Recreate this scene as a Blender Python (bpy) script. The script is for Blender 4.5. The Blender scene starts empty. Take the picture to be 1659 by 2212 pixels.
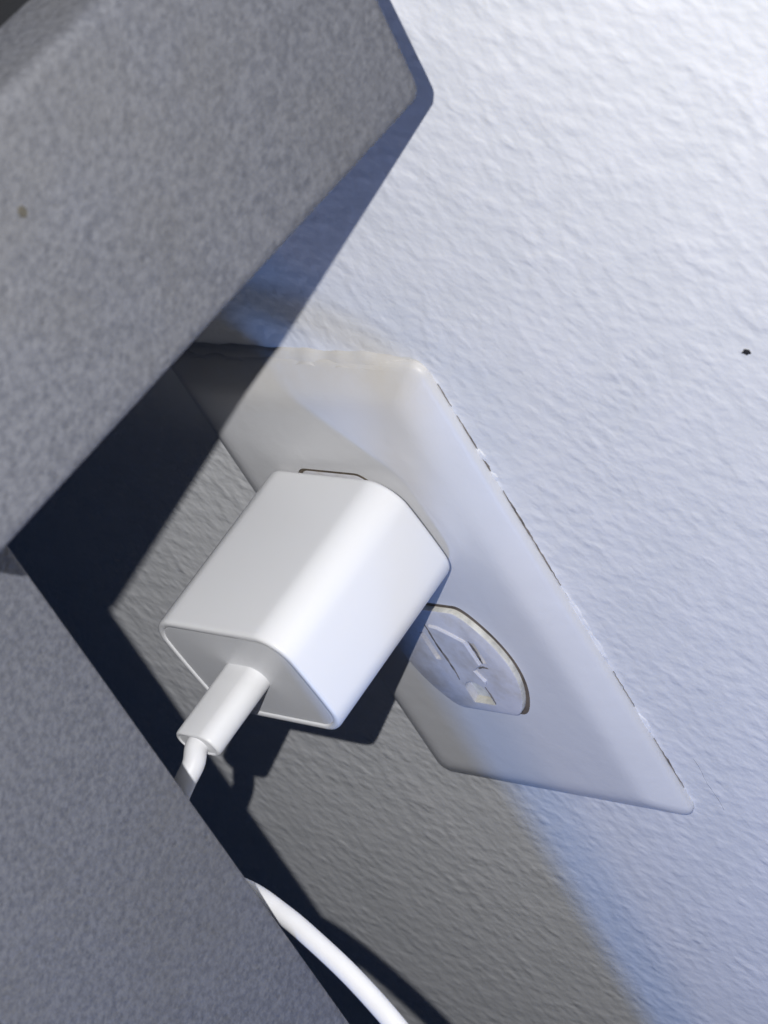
import bpy, bmesh, math, random
from mathutils import Vector, Matrix, noise as mnoise
import numpy as np

# ------------------------------------------------------------------ frame
# Local measuring frame: x along the wall, y up the wall, n out of the wall (units ~ mm).
S = 0.00091                 # metres per unit
H0 = 0.30                   # outlet height above the floor (m)
def W3(x, y, n):            # measuring frame -> Blender world (wall front face lies in the plane Y = 0)
    return Vector((x * S, -n * S, y * S + H0))

sc = bpy.context.scene
col = sc.collection
rnd = random.Random(7)

# ------------------------------------------------------------------ camera
RC = ((0.7198104910916854, -0.45228231903029537, -0.5266056976590027),
      (0.07881685284582199, -0.700456256656425, 0.7093299205717662),
      (-0.6896816371499437, -0.5520885222529504, -0.4685482931083269))
CAM = (429.432, 365.810, 293.067)
cam = bpy.data.cameras.new("camera")
cam.sensor_fit = 'VERTICAL'; cam.sensor_height = 24.0; cam.sensor_width = 18.0
cam.lens = 24.0 * 6500 / 2212
cam.clip_start = 0.01; cam.clip_end = 20.0
co = bpy.data.objects.new("camera", cam); col.objects.link(co)
def dirw(v): return Vector((v[0], -v[2], v[1]))
rx = dirw(RC[0]); ry = -dirw(RC[1]); rz = -dirw(RC[2])
m = Matrix((rx, ry, rz)).transposed().to_4x4()
m.translation = W3(*CAM)
co.matrix_world = m
cam.dof.use_dof = True
cam.dof.focus_distance = (W3(*CAM) - W3(0, 15, 35)).length
cam.dof.aperture_fstop = 36.0
sc.camera = co

# ------------------------------------------------------------------ light
world = bpy.data.worlds.new("World"); sc.world = world
world.use_nodes = True
bg = world.node_tree.nodes["Background"]
bg.inputs[0].default_value = (0.16, 0.28, 0.62, 1)
bg.inputs[1].default_value = 0.035
LAMP = (370.5, 372.8, 285.4)
ld = bpy.data.lights.new("hand_torch_light", 'POINT')
ld.energy = 9.0; ld.shadow_soft_size = 0.0016; ld.color = (0.985, 0.98, 0.985)
lo = bpy.data.objects.new("hand_torch_light", ld); col.objects.link(lo)
lo.location = W3(*LAMP)
# two weak lamps low on the right, one cold blue and one warm: the upright leg cuts each of them off
# along a vertical line on the wall, the blue one farther left, so a blue stripe shows between the lines
def small_lamp(name, loc, energy, radius, color):
    d = bpy.data.lights.new(name, 'POINT'); d.energy = energy; d.shadow_soft_size = radius; d.color = color
    o = bpy.data.objects.new(name, d); col.objects.link(o); o.location = W3(*loc)
small_lamp("cold_blue_light", (123, -115, 262), 0.88, 0.0085, (0.17, 0.38, 1.0))
small_lamp("warm_light", (93, -115, 262), 0.23, 0.0120, (1.0, 0.72, 0.36))

sc.view_settings.view_transform = 'Standard'
sc.view_settings.look = 'None'
sc.view_settings.exposure = 0.0
sc.view_settings.gamma = 1.0
sc.view_settings.use_curve_mapping = False
sc.cycles.max_bounces = 8
try: sc.cycles.use_denoising = True
except Exception: pass

# ------------------------------------------------------------------ helpers
def tag(o, label=None, cat=None, group=None, kind=None):
    if label: o["label"] = label
    if cat: o["category"] = cat
    if group: o["group"] = group
    if kind: o["kind"] = kind
    return o

def empty(name, loc):
    e = bpy.data.objects.new(name, None); col.objects.link(e)
    e.location = loc; e.empty_display_size = 0.01
    return e

def finish(name, bm, mat, parent=None, smooth=True, angle=35):
    bmesh.ops.recalc_face_normals(bm, faces=bm.faces)
    me = bpy.data.meshes.new(name); bm.to_mesh(me); bm.free()
    return link_mesh(name, me, mat, parent, smooth, angle)

def link_mesh(name, me, mat, parent=None, smooth=True, angle=35):
    if smooth:
        me.shade_smooth()
        me.set_sharp_from_angle(angle=math.radians(angle))
    else:
        me.shade_flat()
    o = bpy.data.objects.new(name, me); col.objects.link(o)
    if mat:
        me.materials.clear(); me.materials.append(mat)
    if parent:
        o.parent = parent
        o.matrix_parent_inverse = Matrix.Translation(-parent.location) if parent.type == 'EMPTY' else Matrix()
    return o

def loft(rings, cap0=True, cap1=True):
    """rings: list of lists of Vectors (same count) -> bmesh"""
    bm = bmesh.new()
    vs = [[bm.verts.new(p) for p in r] for r in rings]
    n = len(rings[0])
    for a, b in zip(vs[:-1], vs[1:]):
        for i in range(n):
            j = (i + 1) % n
            bm.faces.new((a[i], a[j], b[j], b[i]))
    if cap0: bm.faces.new(list(reversed(vs[0])))
    if cap1: bm.faces.new(vs[-1])
    return bm

def rrect(x0, x1, y0, y1, r, n=6):
    P = []
    for cx, cy, a0 in ((x1 - r, y1 - r, 0), (x0 + r, y1 - r, 90), (x0 + r, y0 + r, 180), (x1 - r, y0 + r, 270)):
        for i in range(n + 1):
            t = math.radians(a0 + 90 * i / n)
            P.append((cx + r * math.cos(t), cy + r * math.sin(t)))
    return P

def inset(poly, d):
    n = len(poly); out = []
    for i in range(n):
        p0 = Vector(poly[i - 1]); p1 = Vector(poly[i]); p2 = Vector(poly[(i + 1) % n])
        t = (p2 - p0).normalized()
        nn = Vector((-t.y, t.x))     # left normal = inward for CCW
        out.append((p1.x + nn.x * d, p1.y + nn.y * d))
    return out

def tube(points, radii, seg=16, closed_ends=True):
    pts = [Vector(p) for p in points]
    rings = []
    up = Vector((0, 0, 1))
    t0 = (pts[1] - pts[0]).normalized()
    nrm = t0.cross(up)
    if nrm.length < 1e-4: nrm = t0.cross(Vector((1, 0, 0)))
    nrm.normalize()
    for i, p in enumerate(pts):
        t = (pts[min(i + 1, len(pts) - 1)] - pts[max(i - 1, 0)]).normalized()
        nrm = (nrm - t * nrm.dot(t)).normalized()
        b = t.cross(nrm)
        r = radii[i] if isinstance(radii, (list, tuple)) else radii
        rings.append([p + (nrm * math.cos(2 * math.pi * k / seg) + b * math.sin(2 * math.pi * k / seg)) * r for k in range(seg)])
    return loft(rings, closed_ends, closed_ends)

def catmull(P, k=10):
    P = [Vector(p) for p in P]; out = []
    for i in range(len(P) - 1):
        a = P[max(i - 1, 0)]; b = P[i]; c = P[i + 1]; d = P[min(i + 2, len(P) - 1)]
        for j in range(k):
            t = j / k
            out.append(0.5 * ((2 * b) + (c - a) * t + (2 * a - 5 * b + 4 * c - d) * t * t + (3 * b - a - 3 * c + d) * t ** 3))
    out.append(P[-1]); return out

def boolean_cut(me, cutters):
    """subtract cutter meshes from me, return a new mesh"""
    o = bpy.data.objects.new("work", me); col.objects.link(o)
    tmp = []
    for c in cutters:
        k = bpy.data.objects.new("work_cut", c); col.objects.link(k); tmp.append(k)
        md = o.modifiers.new("b", 'BOOLEAN'); md.operation = 'DIFFERENCE'; md.object = k; md.solver = 'EXACT'
    bpy.context.view_layer.update()
    dg = bpy.context.evaluated_depsgraph_get()
    res = bpy.data.meshes.new_from_object(o.evaluated_get(dg))
    for k in tmp + [o]: bpy.data.objects.remove(k, do_unlink=True)
    return res

def prism_mesh(poly, n0, n1):
    bm = loft([[W3(x, y, n0) for x, y in poly], [W3(x, y, n1) for x, y in poly]])
    bmesh.ops.recalc_face_normals(bm, faces=bm.faces)
    me = bpy.data.meshes.new("cut"); bm.to_mesh(me); bm.free(); return me

# ------------------------------------------------------------------ materials
class NT:
    def __init__(s, name):
        s.m = bpy.data.materials.new(name); s.m.use_nodes = True
        s.t = s.m.node_tree; s.b = s.t.nodes["Principled BSDF"]
        s.pos = s.n("ShaderNodeNewGeometry").outputs["Position"]
    def n(s, typ, **kw):
        x = s.t.nodes.new(typ)
        for k, v in kw.items(): setattr(x, k, v)
        return x
    def l(s, a, b): s.t.links.new(a, b)
    def noise(s, scale, detail=4, rough=0.5, vec=None, dist=0.0):
        x = s.n("ShaderNodeTexNoise"); x.inputs["Scale"].default_value = scale
        x.inputs["Detail"].default_value = detail; x.inputs["Roughness"].default_value = rough
        x.inputs["Distortion"].default_value = dist
        s.l(vec or s.pos, x.inputs["Vector"]); return x.outputs["Fac"]
    def voro(s, scale, feature='F1', vec=None):
        x = s.n("ShaderNodeTexVoronoi", feature=feature); x.inputs["Scale"].default_value = scale
        s.l(vec or s.pos, x.inputs["Vector"]); return x.outputs["Distance"]
    def ramp(s, fac, stops):
        x = s.n("ShaderNodeValToRGB"); e = x.color_ramp.elements
        while len(e) < len(stops): e.new(0.5)
        for q, (p, c) in zip(e, stops):
            q.position = p; q.color = (c, c, c, 1) if isinstance(c, (int, float)) else (*c, 1)
        s.l(fac, x.inputs[0]); return x.outputs[0]
    def mixc(s, fac, a, b, mode='MIX'):
        x = s.n("ShaderNodeMix", data_type='RGBA', blend_type=mode)
        for sock, v in ((x.inputs[0], fac), (x.inputs[6], a), (x.inputs[7], b)):
            if hasattr(v, "links"): s.l(v, sock)
            elif isinstance(v, (int, float)): sock.default_value = v
            else: sock.default_value = (*v, 1)
        return x.outputs[2]
    def math(s, op, a, b=0.0, c=None):
        x = s.n("ShaderNodeMath", operation=op)
        for sock, v in zip(x.inputs, (a, b, c)):
            if v is None: continue
            if hasattr(v, "links"): s.l(v, sock)
            else: sock.default_value = v
        return x.outputs[0]
    def bump(s, h, dist, strength=1.0, prev=None):
        x = s.n("ShaderNodeBump"); x.inputs["Distance"].default_value = dist
        x.inputs["Strength"].default_value = strength
        s.l(h, x.inputs["Height"])
        if prev: s.l(prev, x.inputs["Normal"])
        return x.outputs["Normal"]
    def sep(s):
        x = s.n("ShaderNodeSeparateXYZ"); s.l(s.pos, x.inputs[0]); return x.outputs
    def done(s, color=None, rough=None, normal=None, spec=None):
        for k, v in (("Base Color", color), ("Roughness", rough), ("Normal", normal), ("Specular IOR Level", spec)):
            if v is None: continue
            if hasattr(v, "links"): s.l(v, s.b.inputs[k])
            elif isinstance(v, (int, float)): s.b.inputs[k].default_value = v
            else: s.b.inputs[k].default_value = (*v, 1)
        return s.m

def mat_wall():
    t = NT("painted_wall")
    big = t.noise(290, 0.8, 0.45, dist=0.1)
    mid = t.noise(560, 1.2, 0.5)
    soft = t.noise(70, 2, 0.5)
    amt = t.ramp(t.noise(45, 2, 0.5), [(0.3, 0.55), (0.7, 1.0)])
    h1 = t.math('MULTIPLY', t.ramp(big, [(0.34, 0.0), (0.5, 0.4), (0.68, 1.0)]), amt)
    n1 = t.bump(h1, 0.00019, 1.0)
    n2 = t.bump(mid, 0.00016, 1.0, n1)
    dab = t.math('MULTIPLY', t.ramp(t.voro(250), [(0.12, 1.0), (0.45, 0.0)]), amt)
    n2 = t.bump(dab, 0.00010, 1.0, n2)
    n3 = t.bump(soft, 0.0004, 1.0, n2)
    c = t.mixc(t.ramp(soft, [(0.3, 0.0), (0.7, 1.0)]), (0.78, 0.785, 0.79), (0.83, 0.83, 0.835))
    return t.done(c, 0.6, n3, 0.35)

def mat_plate():
    t = NT("painted_plate")
    x, y, z = t.sep()
    # yellowed, rubbed paint along the top edge of the plate
    top = t.n("ShaderNodeMapRange"); top.inputs[1].default_value = H0 + 53 * S; top.inputs[2].default_value = H0 + 65 * S
    t.l(z, top.inputs[0])
    f = t.math('MULTIPLY', top.outputs[0], t.ramp(t.noise(90, 5, 0.6), [(0.3, 0.25), (0.7, 1.0)]))
    c = t.mixc(t.math('MULTIPLY', f, 0.5), (0.71, 0.71, 0.72), (0.64, 0.57, 0.45))
    smud = t.ramp(t.noise(55, 4, 0.6), [(0.45, 0.0), (0.75, 1.0)])
    c = t.mixc(t.math('MULTIPLY', smud, 0.08), c, (0.50, 0.48, 0.45))
    n1 = t.bump(t.noise(180, 3, 0.5), 0.00012, 1.0)
    n2 = t.bump(t.noise(1500, 2, 0.5), 0.00002, 1.0, n1)
    return t.done(c, 0.42, n2, 0.45)

def mat_receptacle():
    t = NT("old_receptacle_plastic")
    st = t.ramp(t.noise(230, 5, 0.65), [(0.45, 0.0), (0.68, 1.0)])
    c = t.mixc(t.math('MULTIPLY', st, 0.45), (0.66, 0.655, 0.69), (0.46, 0.42, 0.36))
    return t.done(c, 0.45, t.bump(t.noise(400, 3, 0.5), 0.00012, 1.0), 0.45)

def mat_plain(name, c, rough, bscale=1200, bd=0.00001, spec=0.5, var=0.0, vscale=60):
    t = NT(name)
    col_ = c
    if var:
        f = t.ramp(t.noise(vscale, 4, 0.6), [(0.3, 0.0), (0.7, 1.0)])
        col_ = t.mixc(f, c, tuple(v * (1 - var) for v in c))
    return t.done(col_, rough, t.bump(t.noise(bscale, 3, 0.5), bd, 1.0), spec)

def mat_metal_paint():
    t = NT("grey_speckled_powder_coat")
    sp = t.noise(900, 3, 0.6)
    sp2 = t.noise(380, 3, 0.6)
    base = t.mixc(t.ramp(sp, [(0.34, 0.0), (0.62, 1.0)]), (0.095, 0.099, 0.116), (0.148, 0.152, 0.170))
    base = t.mixc(t.math('MULTIPLY', t.ramp(sp2, [(0.28, 1.0), (0.45, 0.0)]), 0.22), base, (0.085, 0.087, 0.098))
    dirt = t.ramp(t.noise(26, 4, 0.6), [(0.50, 0.0), (0.70, 1.0)])
    base = t.mixc(t.math('MULTIPLY', dirt, 0.40), base, (0.116, 0.112, 0.105))
    # leathery orange-peel relief with scattered pits
    n = t.bump(t.noise(640, 2.5, 0.55), 0.00036, 1.0)
    n = t.bump(t.noise(1100, 2, 0.5), 0.00010, 1.0, n)
    pit = t.math('MULTIPLY', t.ramp(t.voro(330), [(0.08, 0.0), (0.24, 1.0)]), 1.0)
    n = t.bump(pit, 0.00008, 1.0, n)
    base = t.mixc(t.math('MULTIPLY', t.ramp(t.voro(330), [(0.06, 1.0), (0.16, 0.0)]), 0.45), base, (0.07, 0.072, 0.08))  # pit shade put into the colour, as the bump shades only weakly
    return t.done(base, 0.62, n, 0.4)

M_WALL = mat_wall(); M_PLATE = mat_plate(); M_REC = mat_receptacle()
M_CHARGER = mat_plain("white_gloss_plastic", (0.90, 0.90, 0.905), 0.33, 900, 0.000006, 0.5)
M_CHFRONT = mat_plain("white_gloss_plastic_shaded", (0.79, 0.795, 0.81), 0.35, 900, 0.000006, 0.5)  # same white plastic, coloured darker so the front face looks shaded
M_PLUG = mat_plain("white_cable_plastic", (0.86, 0.86, 0.865), 0.4, 900, 0.00001, 0.5)
M_CORD = mat_plain("white_cord_rubber", (0.84, 0.84, 0.85), 0.45, 500, 0.00003, 0.4, 0.05, 120)
M_GRIME = mat_plain("brown_grime", (0.36, 0.32, 0.28), 0.9, 900, 0.0001, 0.1, 0.82, 330)
M_SPECK = mat_plain("dark_speck", (0.02, 0.02, 0.025), 0.8, 900, 0.00005, 0.2)
M_BLOB = mat_plain("thick_paint", (0.76, 0.74, 0.70), 0.6, 500, 0.00015, 0.35, 0.18, 200)
M_CREAM = mat_plain("cream_plastic", (0.80, 0.78, 0.70), 0.5, 500, 0.0003, 0.4, 0.35, 420)
M_DIRTYGAP = mat_plain("dirty_gap", (0.20, 0.165, 0.13), 0.9, 900, 0.00005, 0.1, 0.5, 300)  # brown dirt packed in the gap round the receptacles
M_METAL = mat_metal_paint()
M_FAINT = mat_plain("faint_crack", (0.46, 0.46, 0.47), 0.8, 900, 0.00005, 0.2, 0.3, 300)
M_DARK = mat_plain("dark_panel", (0.012, 0.013, 0.016), 0.7, 700, 0.00005, 0.3)

# ------------------------------------------------------------------ wall
bm = bmesh.new()
x0, x1, y0, y1 = -900, 420, -320, 520
f0 = [bm.verts.new(W3(x, y, 0)) for x, y in ((x0, y0), (x1, y0), (x1, y1), (x0, y1))]
f1 = [bm.verts.new(W3(x, y, -14)) for x, y in ((x0, y0), (x1, y0), (x1, y1), (x0, y1))]
bm.faces.new(f0); bm.faces.new(list(reversed(f1)))
for i in range(4):
    j = (i + 1) % 4
    bm.faces.new((f0[j], f0[i], f1[i], f1[j]))
wall = finish("wall", bm, M_WALL, smooth=False)
tag(wall, kind="structure")

def lump(name, x, y, lx, ly, h, ang, mat, parent, seed, n0=0.0, segs=14):
    """small irregular raised lump on the wall plane"""
    r = random.Random(seed)
    bm = bmesh.new(); ca, sa = math.cos(ang), math.sin(ang)
    prof = [(1.0, -0.2), (0.93, 0.35), (0.7, 0.75), (0.35, 0.97)]
    jit = [1 + r.uniform(-0.28, 0.28) for _ in range(segs)]
    rings = []
    for rr, hh in prof:
        ring = []
        for k in range(segs):
            t = 2 * math.pi * k / segs
            px = lx * rr * jit[k] * math.cos(t); py = ly * rr * jit[k] * math.sin(t)
            ring.append(W3(x + px * ca - py * sa, y + px * sa + py * ca, n0 + h * hh))
        rings.append(ring)
    vs = [[bm.verts.new(p) for p in rg] for rg in rings]
    for a, b in zip(vs[:-1], vs[1:]):
        for k in range(segs):
            bm.faces.new((a[k], a[(k + 1) % segs], b[(k + 1) % segs], b[k]))
    bm.faces.new(vs[-1])
    return finish(name, bm, mat, parent, True, 60)

lump("dark_speck", 117.1, 73.0, 1.05, 0.6, 0.4, 0.2, M_SPECK, wall, 3)
def ribbon(name, pts, widths, h, mat, parent, seed, n0=0.0):
    """thin irregular raised strip following points on the wall plane"""
    r = random.Random(seed); P = [Vector(p) for p in pts]
    bm = bmesh.new(); rows = []
    for i, p in enumerate(P):
        t = (P[min(i + 1, len(P) - 1)] - P[max(i - 1, 0)]).normalized()
        nn = Vector((-t.y, t.x)); w = widths[i] * (1 + r.uniform(-0.3, 0.3))
        c = p + nn * r.uniform(-0.08, 0.08)
        rows.append([bm.verts.new(W3(*(c + nn * w * k), n0 + hh)) for k, hh in ((-1, -0.05), (-0.6, h * 0.8), (0, h), (0.6, h * 0.8), (1, -0.05))])
    for a, b in zip(rows[:-1], rows[1:]):
        for k in range(4): bm.faces.new((a[k], a[k + 1], b[k + 1], b[k]))
    return finish(name, bm, mat, parent, True, 60)
ribbon("hairline_crack", [(45.0 + 0.25 * math.sin(i * .7), -48 - i * 1.2) for i in range(15)], [0.05 + 0.03 * (i % 3) for i in range(15)], 0.02, M_FAINT, wall, 11)

# ------------------------------------------------------------------ outlet
PX0, PX1, PY0, PY1 = -37.0, 37.0, -67.2, 66.0
PZ = 5.45
outlet = empty("wall_outlet", W3(0, 0, 0))
tag(outlet, "off-white painted double outlet cover plate fixed to the textured wall", "outlet")
prof = [(0.0, 0.02), (0.0, 1.0), (0.15, 1.4), (0.5, 1.8), (1.2, 2.25), (2.4, 2.95), (4.0, 3.8), (5.6, 4.6), (6.8, 5.05), (8.0, 5.3), (9.5, 5.42), (11, PZ)]
rings = []
for d, z in prof:
    rr = max(3.0 - 0.12 * d, 1.0)
    rings.append([W3(x, y, z) for x, y in rrect(PX0 + d, PX1 - d, PY0 + d, PY1 - d, rr, 6)])
bm = loft(rings)
bmesh.ops.recalc_face_normals(bm, faces=bm.faces)
pm = bpy.data.meshes.new("plate_raw"); bm.to_mesh(pm); bm.free()

def dshape(cx, cy, hw, hh, sag=6.6, n=18, fil=3.2):
    """receptacle outline: flat top and bottom, gently bowed sides, rounded corners"""
    right = []
    for i in range(n + 1):
        y = (-1 + 2 * i / n) * (hh - fil)
        right.append((hw - sag * (y / hh) ** 2, y))
    xe = hw - sag * ((hh - fil) / hh) ** 2
    sl = -2 * sag * (hh - fil) / hh ** 2
    xt = xe + sl * fil - 1.9
    top = []
    for i in range(1, 6):
        t = i / 6; c = (xe + sl * fil, hh)
        top.append(((1 - t) ** 2 * xe + 2 * t * (1 - t) * c[0] + t * t * xt, (1 - t) ** 2 * (hh - fil) + 2 * t * (1 - t) * c[1] + t * t * hh))
    half = right + top + [(xt, hh)]
    P = half + [(-x, y) for x, y in reversed(half)]
    bot = [(x, -y) for x, y in reversed(top)]
    low = [(xt, -hh)] + bot                       # lower right corner, ends at right[0]
    P = [(x, y) for x, y in P]
    P += [(-x, y) for x, y in reversed(low)]
    P += low
    out = []
    for p in P:
        q = (cx + p[0], cy + p[1])
        if not out or (abs(q[0] - out[-1][0]) + abs(q[1] - out[-1][1])) > 1e-4: out.append(q)
    return out
RECS = [(0.4, -17.8, 16.2, 16.7), (-2.6, 22.5, 15.5, 15.4)]
cut = [prism_mesh(dshape(cx, cy, a_, b_), 1.2, 20) for cx, cy, a_, b_ in RECS]
plate_me = boolean_cut(pm, cut)
plate = link_mesh("cover_plate", plate_me, M_PLATE, outlet, True, 28)

RZ = 6.9
def receptacle(cx, cy, RR, RH, detail):
    RZ = 6.9 if detail else 5.5
    o_ = dshape(cx, cy, RR - 0.55, RH - 0.55)
    rings = [[W3(x, y, 1.4) for x, y in o_], [W3(x, y, RZ - 0.5) for x, y in o_],
             [W3(x, y, RZ - 0.15) for x, y in inset(o_, 0.16)], [W3(x, y, RZ) for x, y in inset(o_, 0.5)]]
    bm = loft(rings); bmesh.ops.recalc_face_normals(bm, faces=bm.faces)
    me = bpy.data.meshes.new("rec_raw"); bm.to_mesh(me); bm.free()
    if detail:
        # blade slots and the round-topped earth hole are cut into the face
        c = [prism_mesh(rrect(-5.4, -3.7, -17.9, -9.2, 0.25, 2), 3.4, 12),
             prism_mesh(rrect(8.5, 9.7, -17.0, -10.6, 0.25, 2), 3.0, 12),
             prism_mesh(hole_poly(1.0, 3.1), 4.9, 12)]
        me = boolean_cut(me, c)
    o = link_mesh("receptacle", me, M_REC, outlet, True, 28)
    o.data.materials.append(M_CREAM)              # the moulded sides are yellower than the face
    for p in o.data.polygons: 
        rx_ = (p.center.x / S - cx) / RR; ry_ = ((p.center.z - H0) / S - cy) / RH
        p.material_index = 1 if abs(p.normal.y) < 0.6 and rx_ * rx_ + ry_ * ry_ > 0.62 else 0
    return o
def hole_poly(cx, r):
    P = [(cx + r * math.cos(math.radians(t)), -27.2 + r * math.sin(math.radians(t))) for t in range(0, 181, 15)]
    return P + [(cx - r, -31.2), (cx + r, -31.2)]
r_low = receptacle(*RECS[0], True)
r_up = receptacle(*RECS[1], False)
r_low["label"] = "empty lower receptacle with stained slots"
# parts of the lower receptacle
def slab(name, poly, n0, n1, mat, parent, ins=0.25):
    bm = loft([[W3(x, y, n0) for x, y in poly], [W3(x, y, n1 - ins * 0.7) for x, y in poly], [W3(x, y, n1) for x, y in inset(poly, ins)]])
    return finish(name, bm, mat, parent, True, 30)
rib = [(-0.6, -14.0), (0.6, -20.0), (2.4, -23.2), (5.6, -24.0), (6.3, -22.8), (5.0, -19.6), (7.9, -17.4), (7.6, -10.2), (4.6, -8.2), (1.6, -6.6), (-0.6, -6.3), (-1.1, -9)]
slab("raised_rib", rib, RZ - 0.1, RZ + 0.55, M_REC, r_low, 0.4)
slab("blade_slot", [(-5.35, -17.85), (-3.75, -17.85), (-3.75, -9.25), (-5.35, -9.25)], 3.3, 3.7, M_DIRTYGAP, r_low, 0.1)
slab("blade_slot", [(8.55, -16.95), (9.65, -16.95), (9.65, -10.65), (8.55, -10.65)], 2.9, 3.3, M_DIRTYGAP, r_low, 0.1)
slab("earth_hole", inset(hole_poly(1.0, 3.1), 0.05), 4.8, 5.3, M_CREAM, r_low, 0.6)
def stain(pts, w, seed):
    P = catmull([(x, y, 0) for x, y in pts], 6); n = len(P)
    ribbon("dirt_streak", [(p.x, p.y) for p in P], [w * (0.4 + 0.6 * math.sin(math.pi * (i + .5) / n)) for i in range(n)], 0.05, M_GRIME, r_low, seed, RZ)
stain([(-2.0, -6.6), (-2.2, -13), (-1.9, -19.5), (-2.2, -24)], 0.45, 21)
stain([(8.35, -10.2), (8.45, -13.5), (8.3, -17.2)], 0.35, 22)
stain([(6.2, -19.0), (7.6, -18.4), (9.2, -18.6)], 0.45, 23)
stain([(4.3, -25.2), (4.5, -28), (4.3, -30.8)], 0.35, 24)
# dirt packed in the slot round the receptacles
for cx, cy, RR, RH in RECS:
    wd = 0.28 if cy < 0 else -0.12
    o1 = dshape(cx, cy, RR + wd, RH + wd); o2 = dshape(cx, cy, RR - 0.54, RH - 0.54)
    bm = bmesh.new(); n = len(o1)
    a = [bm.verts.new(W3(x, y, 5.50)) for x, y in o1]; b = [bm.verts.new(W3(x, y, 5.50)) for x, y in o2]
    a2 = [bm.verts.new(W3(x, y, 1.3)) for x, y in o1]; b2 = [bm.verts.new(W3(x, y, 1.3)) for x, y in o2]
    for i in range(n):
        j = (i + 1) % n
        bm.faces.new((a[i], a[j], b[j], b[i])); bm.faces.new((a2[i], a2[j], b2[j], b2[i]))
        bm.faces.new((a[i], a[j], a2[j], a2[i])); bm.faces.new((b[i], b[j], b2[j], b2[i]))
    finish("dirt_line", bm, M_DIRTYGAP, outlet, False)

# grime in the crack between plate and wall, broken where paint bridges it
def grime(y_a, y_b, w, seed, x=37.05):
    n = max(6, int(abs(y_a - y_b) / 0.7)); r = random.Random(seed)
    pts = [(x + 0.1 + r.uniform(-0.08, 0.12), y_a + (y_b - y_a) * i / (n - 1)) for i in range(n)]
    ws = [0.72 * w * max(0.12, (0.15 + 0.85 * math.sin(math.pi * (i + 0.4) / n)) * (0.62 + 0.9 * mnoise.noise(Vector((i * 0.23, seed * 3.3, 0))))) for i in range(n)]
    ribbon("grime_line", pts, ws, 0.16, M_GRIME, outlet, seed)
for a, b, w, s in ((60.0, 54.0, 0.30, 1), (51.5, 42.2, 0.55, 3), (39.8, 36.4, 0.55, 4),
                   (31.0, 3.8, 0.62, 6), (-22, -33, 0.18, 8), (-43.0, -59, 0.50, 9)):
    grime(a, b, w, s)
for i, (y, l, w, h) in enumerate(((41.0, 1.6, 0.9, 0.30), (35.0, 1.2, 0.8, 0.25), (-5, 6.5, 0.9, 0.28), (-14, 4.6, 0.9, 0.25), (-38, 3.0, 0.9, 0.28))):
    lump("paint_blob", 37.25, y, l, w, h, math.pi / 2, M_WALL, outlet, 40 + i, 0.0, 22)
# crusty bead of paint that seals the top edge to the wall
bm = bmesh.new(); rows = []
NB = 230
for i in range(NB):
    xx = -34.0 + 67.5 * i / (NB - 1); row = []
    for k in range(9):
        u = k / 8                                   # 0 on the wall above the plate, 1 on the plate
        hh = 1.9 * u + 0.22 * math.sin(math.pi * min(1, u * 1.1)) + 0.12
        tp = min(1, (33.5 - xx) / 9, (xx + 34) / 9); tp = tp * tp * (3 - 2 * tp)
        g = 0.0
        yy = 67.5 + 0.20 * (math.sin(xx * 0.37) + 0.6 * math.sin(xx * 0.83 + 2)) - u * (2.6 + 0.25 * math.sin(xx * 0.61 + 1))
        row.append(bm.verts.new(W3(xx, yy, ((1.2 * u - 0.5) * (1 - tp) + (hh + g) * tp) if 0 < k < 8 else (-0.1 if k == 0 else 2.2))))
    rows.append(row)
for a, b in zip(rows[:-1], rows[1:]):
    for k in range(8): bm.faces.new((a[k], a[k + 1], b[k + 1], b[k]))
finish("paint_bead", bm, M_PLATE, outlet, True, 70)

# ------------------------------------------------------------------ power adapter
CA = dict(a=19.984, b=14.441, r=6.997, s=0.684, cx=-.586, cy=25.281, rot=.043, tx=-.043, ty=-.049)
def ch(x, y, z):
    c, s = math.cos(CA['rot']), math.sin(CA['rot'])
    X = x * c - y * s; Y = x * s + y * c
    return W3(X + CA['cx'] + CA['tx'] * (z - 6.6), Y + CA['cy'] + CA['ty'] * (z - 6.6), z - CA['tx'] * X - CA['ty'] * Y)
def adapter_profile():
    a, b, r_, s = CA['a'], CA['b'], CA['r'], CA['s']
    P = rrect(-a, a, -b, b, r_, 16); Q = []
    n = len(P)
    for i in range(n):
        A = Vector(P[i]); B = Vector(P[(i + 1) % n]); k = max(1, int((B - A).length / 1.0))
        for j in range(k): Q.append(A + (B - A) * j / k)
    return [(q.x + math.copysign(1, q.x) * s * (1 - (q.y / b) ** 2) * min(1, abs(q.x) / a) ** 2, q.y) for q in Q]
AP = adapter_profile()
ZF, ZB = 49.08, 7.2
adapter = empty("power_adapter", ch(0, 0, ZB))
tag(adapter, "white glossy plastic charger block plugged into the upper socket", "charger")
lay = [(1.2, ZB), (0.45, ZB + .12), (0.1, ZB + .45), (0, ZB + 1.0), (0, ZF - 1.1), (0.06, ZF - .65), (0.22, ZF - .25), (0.5, ZF - .05), (0.8, ZF), (1.5, ZF - .02), (1.66, ZF - .2), (1.7, ZF - .6)]
bm = loft([[ch(x, y, z) for x, y in (inset(AP, d) if d else AP)] for d, z in lay])
finish("body", bm, M_CHARGER, adapter, True, 50)
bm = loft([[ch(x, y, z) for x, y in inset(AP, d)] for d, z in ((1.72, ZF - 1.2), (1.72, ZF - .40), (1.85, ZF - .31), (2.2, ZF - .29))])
finish("front_panel", bm, M_CHFRONT, adapter, True, 50)

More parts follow.
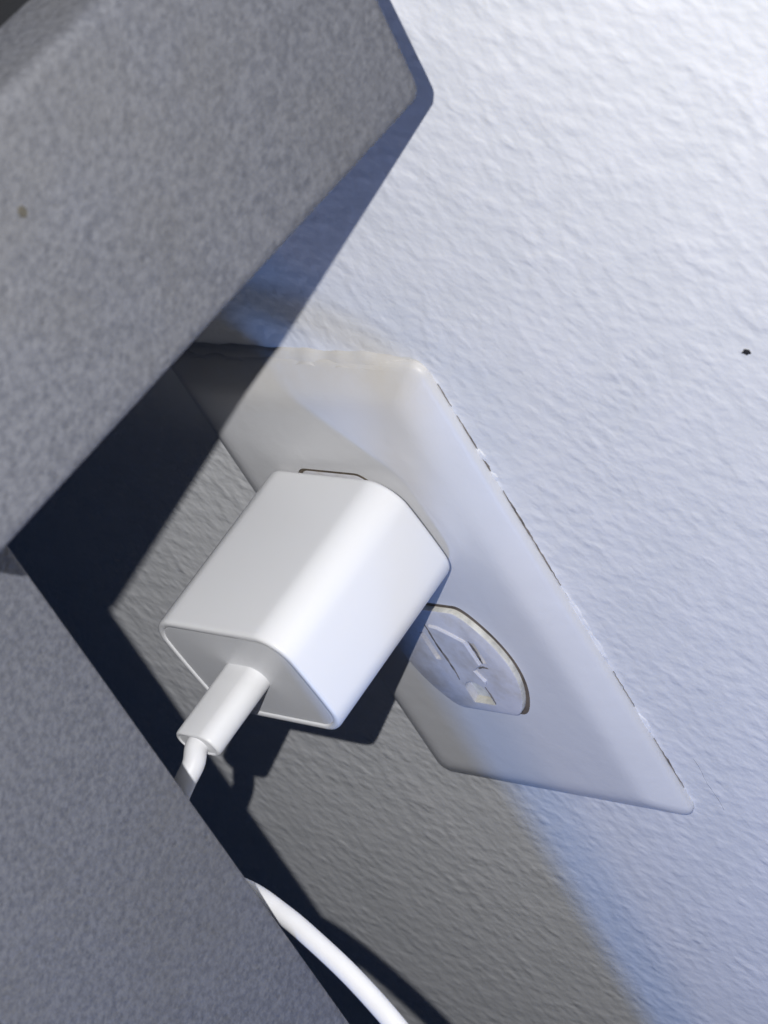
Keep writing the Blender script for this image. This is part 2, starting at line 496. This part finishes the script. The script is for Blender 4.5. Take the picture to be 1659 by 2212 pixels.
# ------------------------------------------------------------------ cable
cable = empty("charging_cable", ch(0, 0, ZF - 0.2))
tag(cable, "white charging cable plugged into the adapter and looping behind the grey leg", "cable")
PW, PT = 5.9, 3.25
ZP = 66.8
def stad(w, t, n=12):
    P = []
    for s in (1, -1):
        for i in range(n + 1):
            a = math.radians(-90 + 180 * i / n)
            P.append((s * (w - t) + s * t * math.cos(a), s * t * math.sin(a)))
    return P
ST = stad(PW, PT)
lay = [(0.0, ZF - .6), (0, ZF + .5), (0, ZP - .7), (0.08, ZP - .3), (0.3, ZP - .05), (0.55, ZP), (0.8, ZP - .05), (0.95, ZP - .25)]
bm = loft([[ch(x, y, z) for x, y in inset(ST, d)] for d, z in lay])
finish("plug", bm, M_PLUG, cable, True, 50)

def unproj(px, py, n):
    d = [RC[0][i] * (px - 829.5) / 6500 + RC[1][i] * (py - 1106) / 6500 + RC[2][i] for i in range(3)]
    k = (n - CAM[2]) / d[2]
    return W3(*(CAM[i] + k * d[i] for i in range(3)))
cp = [ch(0.3, 0, ZP - 2), ch(0.3, 0, ZP + .6), unproj(418, 1650, 70.5), unproj(399, 1690, 74.0), unproj(380, 1740, 77.0),
      unproj(370, 1800, 81.0), unproj(400, 1860, 85.0), unproj(470, 1895, 89.0), unproj(548, 1930, 92.0), unproj(605, 1970, 93.6),
      unproj(661, 2016, 95.2), unproj(763, 2112, 98.6), unproj(866, 2229, 103), unproj(905, 2300, 105), unproj(915, 2420, 106), unproj(900, 2600, 106)]
bm = tube(catmull(cp, 14), [(2.4 - 0.45 * min(1, i / 105)) * S for i in range(14 * (len(cp) - 1) + 1)], 20)
finish("cord", bm, M_CORD, cable, True, 60)

# ------------------------------------------------------------------ grey metal frame
frame = empty("metal_frame", W3(50, -300, 125))
tag(frame, "grey speckled metal furniture frame, crossbar and upright leg, left of the charger", "furniture frame")
def bar(name, corners0, corners1, bev, mat):
    """four-sided bar between two end loops with rounded edges and ends"""
    def ring(c, b):
        c = [Vector(p) for p in c]; out = []
        for i in range(4):
            p = c[i]; pr = c[i - 1]; nx = c[(i + 1) % 4]
            d0 = (pr - p).normalized(); d1 = (nx - p).normalized()
            for k in range(7):
                t = k / 6
                out.append((p + d0 * b) * (1 - t) ** 2 + p * 2 * t * (1 - t) + (p + d1 * b) * t ** 2)
        return out
    A = ring(corners0, bev); B = ring(corners1, bev)
    ax = (sum(B, Vector()) / len(B) - sum(A, Vector()) / len(A)).normalized()
    ca = sum(A, Vector()) / len(A); cb = sum(B, Vector()) / len(B)
    def shr(R_, c, d): return [p + (c - p).normalized() * d for p in R_]
    e = bev * 0.6
    rings = [shr(A, ca, e), [p + ax * e * .3 for p in shr(A, ca, e * .35)], [p + ax * e for p in A],
             [p - ax * e for p in B], [p - ax * e * .3 for p in shr(B, cb, e * .35)], shr(B, cb, e)]
    bm = loft([[W3(*p) for p in R_] for R_ in rings])
    return finish(name, bm, mat, frame, True, 40)
# crossbar: runs out from the wall above the outlet
def sec(n, x1, yb, yt): return [(x1, yb, n), (x1, yt, n), (x1 - 19, yt, n), (x1 - 19, yb, n)]
crossbar = bar("crossbar", [(98.5, 144.6, 18.2), (98.5, 195.0, 13.5), (79, 195.0, 13.5), (79, 144.6, 18.2)],
    [(98.0, 151.0, 128.8), (98.0, 202.3, 128), (79, 202.3, 128), (79, 151.0, 128.8)], 2.8, M_METAL)
bar("added_dark_panel", [(78.6, 184, 20), (78.6, 192, 20), (-60, 192, 20), (-60, 184, 20)],  # added panel that turns the corner behind the crossbar dark
    [(78.6, 189, 150), (78.6, 197, 150), (-60, 197, 150), (-60, 189, 150)], 0.8, M_DARK)
# upright leg: back edge runs past the plug and cable; unseen side widened to block the low lamps
def legx(y): return 40.0 + (y + 13) * (12.0 / 138)
def legn(y): return 98.2 + (y + 13) * (3.2 / 138)
yb, yt = -322, 187
bar("leg", [(legx(yb), yb, legn(yb)), (legx(yb) - 105, yb, legn(yb)), (legx(yb) - 105, yb, legn(yb) + 53), (legx(yb), yb, legn(yb) + 53)],
    [(legx(yt), yt, legn(yt)), (legx(yt) - 105, yt, legn(yt)), (legx(yt) - 105, yt, legn(yt) + 53), (legx(yt), yt, legn(yt) + 53)], 1.2, M_METAL)

d_ = [RC[0][i] * (50 - 829.5) / 6500 + RC[1][i] * (458 - 1106) / 6500 + RC[2][i] for i in range(3)]
k_ = (98.25 - CAM[0]) / d_[0]
py_, pn_ = CAM[1] + k_ * d_[1], CAM[2] + k_ * d_[2]
rr_ = random.Random(9); bm = bmesh.new()
ringv = []
for rad, hx in ((1.0, -0.2), (0.7, 0.06), (0.3, 0.1)):
    ringv.append([W3(98.25 + hx, py_ + rad * 1.2 * math.sin(t_ * math.pi / 6) * (0.8 + 0.4 * ((t_ * 7) % 5) / 5), pn_ + rad * 0.9 * math.cos(t_ * math.pi / 6)) for t_ in range(12)])
bm = loft(ringv, False, True)
rs = finish("rust_spot", bm, mat_plain("rust_brown", (0.136, 0.126, 0.104), 0.9, 900, 0.00005, 0.1, 0.5, 400), crossbar)
